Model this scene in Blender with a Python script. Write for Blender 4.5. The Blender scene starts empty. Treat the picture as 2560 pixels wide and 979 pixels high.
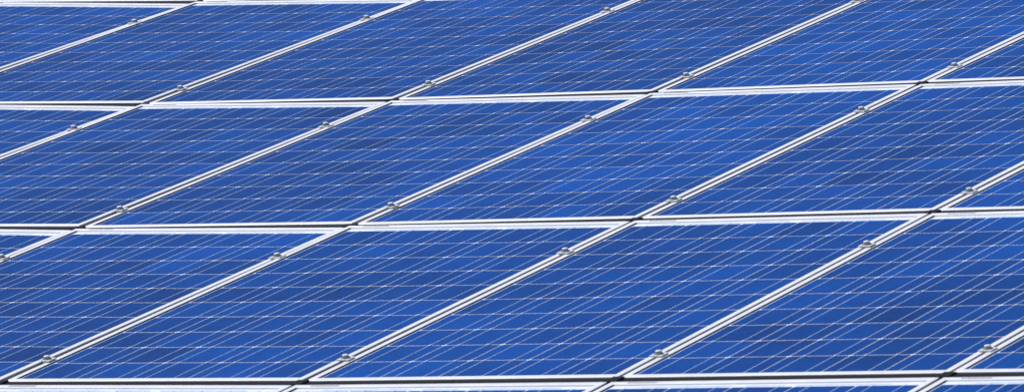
import bpy, math, random
from mathutils import Vector, Matrix
random.seed(4)
sc=bpy.context.scene
W,L=0.85,1.70
TILT=math.radians(14.5)
BASE=3.1
SH=0.01206
RX=Matrix.Rotation(TILT,4,'X')
A2W=Matrix.Translation((0,0,BASE))@RX
ZP=[0.0295,-0.0235,-0.0029,0.0214,-0.0065,-0.019,-0.0026]
def zf(i,j):
    i=max(-1.,min(7.,i)); j=max(-.5,min(3.5,j))
    u=(i-3)/3; v=(j-1.5)/1.5
    return ZP[0]*u*u+ZP[1]*u*v+ZP[2]*v*v+ZP[3]*u*u*v+ZP[4]*u*v*v+ZP[5]*u**3+ZP[6]*v**3
def AP(i,j,h=0.0):
    """array grid position -> array plane coordinates"""
    return Vector((i*W-SH*L*j, -j*L, zf(i,j)+h))
def rowshift(j): return -.016 if j>=3 else 0.0     # wider service gap below the third row
I0,I1=-4,10
J0,J1=-3,5

# ---------------------------------------------------------------- materials
def mat(name):
    m=bpy.data.materials.new(name); m.use_nodes=True
    nt=m.node_tree; b=nt.nodes['Principled BSDF']
    return m,nt,b
def N(nt,t,**k):
    n=nt.nodes.new(t)
    for a,v in k.items(): setattr(n,a,v)
    return n
def math_(nt,op,a,b=None):
    n=N(nt,'ShaderNodeMath',operation=op)
    for s,v in ((0,a),(1,b)):
        if v is None: continue
        if isinstance(v,(int,float)): n.inputs[s].default_value=v
        else: nt.links.new(v,n.inputs[s])
    return n.outputs[0]

CP_U,CP_V=0.1594,0.1585      # cell pitch
CW,CL=5*CP_U,10*CP_V
PW,PL=0.840,1.671
V_TOP=PL/2-0.053             # top of the cell field

def cell_mat():
    m,nt,b=mat('blue_silicon_cell')
    tc=N(nt,'ShaderNodeTexCoord'); oi=N(nt,'ShaderNodeObjectInfo')
    sx=N(nt,'ShaderNodeSeparateXYZ'); nt.links.new(tc.outputs['Object'],sx.inputs[0])
    cu=math_(nt,'FLOOR',math_(nt,'DIVIDE',math_(nt,'ADD',sx.outputs[0],CW/2),CP_U))
    cv=math_(nt,'FLOOR',math_(nt,'DIVIDE',math_(nt,'SUBTRACT',V_TOP,sx.outputs[1]),CP_V))
    rr=math_(nt,'MULTIPLY',oi.outputs['Random'],371.0)
    cx=N(nt,'ShaderNodeCombineXYZ')
    nt.links.new(cu,cx.inputs[0]);nt.links.new(cv,cx.inputs[1]);nt.links.new(rr,cx.inputs[2])
    wn=N(nt,'ShaderNodeTexWhiteNoise',noise_dimensions='3D'); nt.links.new(cx.outputs[0],wn.inputs['Vector'])
    addv=N(nt,'ShaderNodeVectorMath',operation='ADD')
    nt.links.new(tc.outputs['Object'],addv.inputs[0]); nt.links.new(cx.outputs[0],addv.inputs[1])
    vo=N(nt,'ShaderNodeTexVoronoi'); vo.inputs['Scale'].default_value=110
    nt.links.new(addv.outputs[0],vo.inputs['Vector'])
    vs=N(nt,'ShaderNodeSeparateColor'); nt.links.new(vo.outputs['Color'],vs.inputs[0])
    no=N(nt,'ShaderNodeTexNoise'); no.inputs['Scale'].default_value=4; no.inputs['Detail'].default_value=2
    nt.links.new(addv.outputs[0],no.inputs['Vector'])
    geo=N(nt,'ShaderNodeNewGeometry')
    n2=N(nt,'ShaderNodeTexNoise'); n2.inputs['Scale'].default_value=0.6; n2.inputs['Detail'].default_value=1
    nt.links.new(geo.outputs['Position'],n2.inputs['Vector'])
    s=math_(nt,'ADD',math_(nt,'MULTIPLY',wn.outputs['Value'],0.24),math_(nt,'MULTIPLY',vs.outputs[0],0.14))
    s=math_(nt,'ADD',s,math_(nt,'MULTIPLY',no.outputs['Fac'],0.36))
    s=math_(nt,'ADD',s,math_(nt,'MULTIPLY',n2.outputs['Fac'],0.60))
    cr=N(nt,'ShaderNodeValToRGB')
    e=cr.color_ramp.elements
    e[0].position=.32; e[0].color=(.0012,.022,.125,1)
    e[1].position=1.0; e[1].color=(.0010,.071,.365,1)
    nt.links.new(s,cr.inputs[0]); nt.links.new(cr.outputs[0],b.inputs['Base Color'])
    b.inputs['Roughness'].default_value=.5
    b.inputs['Specular IOR Level'].default_value=.04
    b.inputs['Coat Weight'].default_value=.28
    b.inputs['Coat Roughness'].default_value=.08
    b.inputs['Coat IOR'].default_value=1.25
    return m
def simple(name,col,rough,metal=0,noise=.06,scale=30,spec=.5):
    m,nt,b=mat(name)
    tc=N(nt,'ShaderNodeTexCoord'); no=N(nt,'ShaderNodeTexNoise')
    no.inputs['Scale'].default_value=scale; no.inputs['Detail'].default_value=4
    nt.links.new(tc.outputs['Object'],no.inputs['Vector'])
    cr=N(nt,'ShaderNodeValToRGB'); e=cr.color_ramp.elements
    e[0].position=.3; e[1].position=.7
    e[0].color=tuple(max(0,c*(1-noise)) for c in col)+(1,)
    e[1].color=tuple(min(1,c*(1+noise)) for c in col)+(1,)
    nt.links.new(no.outputs['Fac'],cr.inputs[0]); nt.links.new(cr.outputs[0],b.inputs['Base Color'])
    b.inputs['Roughness'].default_value=rough; b.inputs['Metallic'].default_value=metal
    b.inputs['Specular IOR Level'].default_value=spec
    return m
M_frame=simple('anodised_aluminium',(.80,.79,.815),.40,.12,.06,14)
M_side=simple('aluminium_side_shade',(.36,.36,.37),.5,.3,.08,14)
M_inner=simple('inner_wall_shade',(.055,.06,.075),.6)
M_back=simple('white_backsheet',(.74,.78,.86),.4)
M_cell=cell_mat()
M_rib=simple('tinned_ribbon',(.47,.60,.84),.35,.1,.12,60)
M_solder=simple('solder_glint',(.88,.90,.92),.25,.2)  # near-white pads on the solder, glints painted as colour
M_label=simple('label_print',(.25,.26,.30),.6)
M_seal_shade=simple('black_rubber_and_gap_shade',(.012,.012,.014),.7,spec=.1)  # rubber of the row seals; also paints shade into the column gaps
M_galv=simple('galvanised_steel',(.45,.46,.48),.45,.6,.15,8)
M_clamp=simple('clamp_aluminium',(.72,.72,.72),.4,.1,.1,40)
M_bolt=simple('stainless_bolt',(.36,.36,.36),.3,.5)

class MB:
    def __init__(s): s.v=[];s.f=[];s.m=[];s.mats=[]
    def mi(s,m):
        if m not in s.mats: s.mats.append(m)
        return s.mats.index(m)
    def quad(s,p,m):
        b=len(s.v); s.v+=[tuple(q) for q in p]; s.f.append(tuple(range(b,b+len(p)))); s.m.append(s.mi(m))
    def rect(s,x0,x1,y0,y1,z,m): s.quad([(x0,y0,z),(x1,y0,z),(x1,y1,z),(x0,y1,z)],m)
    def box(s,x0,x1,y0,y1,z0,z1,m):
        b=len(s.v)
        s.v+=[(x0,y0,z0),(x1,y0,z0),(x1,y1,z0),(x0,y1,z0),(x0,y0,z1),(x1,y0,z1),(x1,y1,z1),(x0,y1,z1)]
        for f in ((0,3,2,1),(4,5,6,7),(0,1,5,4),(1,2,6,5),(2,3,7,6),(3,0,4,7)):
            s.f.append(tuple(b+k for k in f)); s.m.append(s.mi(m))
    def cyl(s,c,r0,r1,z0,z1,n,m):
        b=len(s.v)
        for r,z in ((r0,z0),(r1,z1)):
            for k in range(n):
                a=2*math.pi*k/n; s.v.append((c[0]+r*math.cos(a),c[1]+r*math.sin(a),z))
        for k in range(n):
            s.f.append((b+k,b+(k+1)%n,b+n+(k+1)%n,b+n+k)); s.m.append(s.mi(m))
        s.f.append(tuple(b+n+k for k in range(n))); s.m.append(s.mi(m))
    def mesh(s,name,xf=None):
        me=bpy.data.meshes.new(name)
        me.from_pydata([xf(Vector(v)) if xf else v for v in s.v],[],s.f)
        for m in s.mats: me.materials.append(m)
        for p,k in zip(me.polygons,s.m): p.material_index=k
        me.update(); return me

# ---------------------------------------------------------------- solar panel mesh (origin at centre of frame top)
def frame_profile(mb):
    hw,hl=PW/2,PL/2
    H=.040; lw=.0170; le=.024; ch=.0010
    def ring(ox,oy,z): return [(-hw+ox,-hl+oy,z),(hw-ox,-hl+oy,z),(hw-ox,hl-oy,z),(-hw+ox,hl-oy,z)]
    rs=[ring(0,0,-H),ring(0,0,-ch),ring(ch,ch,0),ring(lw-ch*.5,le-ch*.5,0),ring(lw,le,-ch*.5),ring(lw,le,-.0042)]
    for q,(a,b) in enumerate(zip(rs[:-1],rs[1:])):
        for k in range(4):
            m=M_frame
            if q==4 and k in (1,3): m=M_inner  # near-black colour paints shade on the inner lip of the long sides
            if q==0 and k in (1,3): m=M_side  # darker aluminium, shade of the column groove put into the colour
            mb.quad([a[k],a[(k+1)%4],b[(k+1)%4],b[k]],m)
    r2=ring(.03,.03,-H)
    for k in range(4): mb.quad([rs[0][(k+1)%4],rs[0][k],r2[k],r2[(k+1)%4]],M_frame)
def panel_mesh():
    mb=MB(); frame_profile(mb)
    hw,hl=PW/2-.014,PL/2-.020
    zb=-.0040
    mb.rect(-hw,hw,-hl,hl,zb,M_back)
    mb.rect(-hw,hw,-hl,hl,-.009,M_back)   # rear of the laminate
    gu,gv=.0036,.0052
    for a in range(5):
        for b in range(10):
            x0=-CW/2+a*CP_U+gu/2; x1=x0+CP_U-gu
            y1=V_TOP-b*CP_V-gv/2; y0=y1-CP_V+gv
            c=.004
            mb.quad([(x0+c,y0,zb+.0006),(x1-c,y0,zb+.0006),(x1,y0+c,zb+.0006),(x1,y1-c,zb+.0006),(x1-c,y1,zb+.0006),(x0+c,y1,zb+.0006),(x0,y1-c,zb+.0006),(x0,y0+c,zb+.0006)],M_cell)
        for q in (.25,.75):
            xc=-CW/2+(a+q)*CP_U
            mb.rect(xc-.0010,xc+.0010,V_TOP-CL-.004,V_TOP+.008,zb+.0011,M_rib)
            for b in range(1,10):
                yc=V_TOP-b*CP_V
                mb.rect(xc-.003,xc+.003,yc-.004,yc+.004,zb+.0015,M_solder)
    for y in (V_TOP+.010,V_TOP-CL-.007):
        for x0,x1 in ((-.32,-.08),(-.05,.05),(.08,.32)):
            mb.rect(x0,x1,y-.0015,y+.0015,zb+.0014,M_rib)
    y=PL/2-.012
    x=-PW/2+.05
    for k in range(14):
        w=.0025 if k%3 else .005
        mb.rect(x,x+w,y-.005,y+.005,.0004,M_label); x+=w+.0022
    mb.box(-.06,.06,PL/2-.22,PL/2-.11,-.034,-.0095,M_seal_shade)
    return mb.mesh('solar_panel_mesh',lambda v:Vector((v.x+SH*v.y,v.y,v.z)))
PM=panel_mesh()
for j in range(J0,J1):
    for i in range(I0,I1):
        c00,c10,c01,c11=AP(i,j),AP(i+1,j),AP(i,j+1),AP(i+1,j+1)
        c=(c00+c10+c01+c11)/4
        ex=((c10+c11)-(c00+c01)); ey=((c00+c10)-(c01+c11))
        ex.y=0; ex.normalize()
        ey.x=0; ey=(ey-ex*ey.dot(ex)).normalized()
        ez=ex.cross(ey)
        ez=(ez+Vector((random.gauss(0,.0006),random.gauss(0,.0006),0))).normalized()
        ex=ey.cross(ez).normalized()
        M=Matrix((ex,ey,ez)).transposed().to_4x4(); M.translation=c+Vector((random.gauss(0,.0008),random.gauss(0,.0010)+rowshift(j),0))
        o=bpy.data.objects.new('solar_panel',PM); o.matrix_world=A2W@M
        sc.collection.objects.link(o)

# ---------------------------------------------------------------- mounting structure
root=bpy.data.objects.new('mounting_structure',None); sc.collection.objects.link(root)
def child(name,me,parent=root):
    o=bpy.data.objects.new(name,me); sc.collection.objects.link(o); o.parent=parent; return o
def w(p): return A2W@p
# rubber seals between rows, and recessed black strips added as shade between columns
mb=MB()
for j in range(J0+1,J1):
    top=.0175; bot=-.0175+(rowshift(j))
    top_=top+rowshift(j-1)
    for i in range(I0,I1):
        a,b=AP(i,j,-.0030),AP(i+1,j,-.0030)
        mb.quad([w(a+Vector((0,bot,0))),w(b+Vector((0,bot,0))),w(b+Vector((0,top_,0))),w(a+Vector((0,top_,0)))],M_seal_shade)
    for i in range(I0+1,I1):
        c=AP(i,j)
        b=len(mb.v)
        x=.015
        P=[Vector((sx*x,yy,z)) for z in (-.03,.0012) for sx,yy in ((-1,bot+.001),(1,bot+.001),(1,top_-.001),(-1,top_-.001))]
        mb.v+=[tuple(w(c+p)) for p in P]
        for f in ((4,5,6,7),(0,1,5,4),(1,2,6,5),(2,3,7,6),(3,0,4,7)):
            mb.f.append(tuple(b+k for k in f)); mb.m.append(mb.mi(M_seal_shade))
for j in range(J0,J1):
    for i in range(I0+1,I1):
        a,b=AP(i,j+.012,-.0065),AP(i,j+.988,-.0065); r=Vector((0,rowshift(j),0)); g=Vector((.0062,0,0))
        mb.quad([w(a-g+r),w(b-g+r),w(b+g+r),w(a+g+r)],M_seal_shade)
child('row_seals_and_gap_shade',mb.mesh('row_seals_and_gap_shade'))
mb=MB()
CL_F=(.2215,.873)
def tube(mb,a,b,dx,dz,m):
    d=(b-a).normalized(); s=d.cross(Vector((0,0,1)))
    if s.length<.1: s=Vector((1,0,0))
    s.normalize(); t=s.cross(d).normalized()
    k=len(mb.v)
    for q in (a,b):
        for sx,sz in ((-1,-1),(1,-1),(1,1),(-1,1)): mb.v.append(tuple(q+s*dx*sx+t*dz*sz))
    for f in ((0,1,2,3),(7,6,5,4),(0,4,5,1),(1,5,6,2),(2,6,7,3),(3,7,4,0)):
        mb.f.append(tuple(k+x for x in f)); mb.m.append(mb.mi(m))
for j in range(J0,J1):
    for fr in CL_F:
        for i in range(I0,I1):
            tube(mb,w(AP(i,j+fr,-.0625)),w(AP(i+1,j+fr,-.0625)),.02,.02,M_clamp)
child('rails',mb.mesh('rails'))
mb=MB()
for i in (-3,0,3,6,9):
    a,b=w(AP(i+.5,J0+.05,-.15)),w(AP(i+.5,J1-.05,-.15))
    tube(mb,a,b,.04,.06,M_galv)
    for j in (-2.2,0.4,3.0,4.6):
        p=w(AP(i+.5,j,-.2)); tube(mb,Vector((p.x,p.y,-.3)),p,.05,.05,M_galv)
child('beams_and_posts',mb.mesh('beams_and_posts'))
# clamps
cb=MB()
hw,hl=.0165,.017
cb.box(-hw,hw,-hl,hl,.0006,.0036,M_clamp)
cb.box(-.0035,.0035,-hl+.0005,hl-.0005,-.03,.0004,M_clamp)
cb.cyl((0,0),.0125,.0115,.0037,.0056,20,M_bolt)
cb.cyl((0,0),.0090,.0078,.0057,.0115,16,M_bolt)
cb.cyl((0,0),.0078,.0045,.0116,.0130,16,M_clamp)
CM=cb.mesh('panel_clamp_mesh')
n=0
for j in range(J0,J1):
    for fr in CL_F:
        for i in range(I0+1,I1):
            c=AP(i,j+fr)+Vector((0,rowshift(j),0))
            o=child('panel_clamp_%d'%n,CM); n+=1
            o.matrix_world=A2W@Matrix.Translation(c)@Matrix.Rotation(random.gauss(-SH,.03),4,'Z')

# ---------------------------------------------------------------- ground
m,nt,b=mat('meadow_grass')
tc=N(nt,'ShaderNodeTexCoord'); n1=N(nt,'ShaderNodeTexNoise'); n1.inputs['Scale'].default_value=.35; n1.inputs['Detail'].default_value=8
nt.links.new(tc.outputs['Object'],n1.inputs['Vector'])
cr=N(nt,'ShaderNodeValToRGB'); e=cr.color_ramp.elements
e[0].position=.35;e[0].color=(.03,.055,.015,1); e[1].position=.7;e[1].color=(.10,.13,.04,1)
nt.links.new(n1.outputs['Fac'],cr.inputs[0]); nt.links.new(cr.outputs[0],b.inputs['Base Color']); b.inputs['Roughness'].default_value=.9
g=MB()
g.rect(-3000,3000,-3000,3000,0,m)
o=bpy.data.objects.new('ground',g.mesh('ground')); sc.collection.objects.link(o)

# ---------------------------------------------------------------- light
S=Vector((-.62,-.10,.78)).normalized()
sun=bpy.data.lights.new('sun','SUN'); sun.energy=4.9; sun.angle=math.radians(.5); sun.color=(1,.965,.935)
so=bpy.data.objects.new('sun',sun); sc.collection.objects.link(so)
so.rotation_euler=S.to_track_quat('Z','Y').to_euler()
wd=bpy.data.worlds.new('World'); sc.world=wd; wd.use_nodes=True
nt=wd.node_tree; bg=nt.nodes['Background']
sk=nt.nodes.new('ShaderNodeTexSky'); sk.sky_type='NISHITA'; sk.sun_disc=False
sk.sun_elevation=math.asin(S.z); sk.sun_rotation=math.atan2(S.x,S.y)
sk.air_density=1.0; sk.dust_density=.3; sk.ozone_density=3.0
nt.links.new(sk.outputs[0],bg.inputs[0]); bg.inputs[1].default_value=.09

# ---------------------------------------------------------------- camera
R=[[0.8732,0.4718,-0.12215],[-0.01924,-0.21708,-0.97596],[-0.48697,0.85457,-0.18048]]
right,up,back=Vector(R[0]),-Vector(R[1]),-Vector(R[2])
CMx=Matrix((right,up,back)).transposed().to_4x4(); CMx.translation=Vector((11.9955,-19.175,3.4))
cam=bpy.data.cameras.new('camera'); co=bpy.data.objects.new('camera',cam); sc.collection.objects.link(co)
co.matrix_world=A2W@CMx
cam.sensor_width=36; cam.lens=36*17776.5/2560; cam.clip_start=.5; cam.clip_end=5000
cam.dof.use_dof=True; cam.dof.focus_distance=20.5; cam.dof.aperture_fstop=16
sc.camera=co
sc.view_settings.view_transform='Standard'; sc.view_settings.look='None'; sc.view_settings.exposure=0
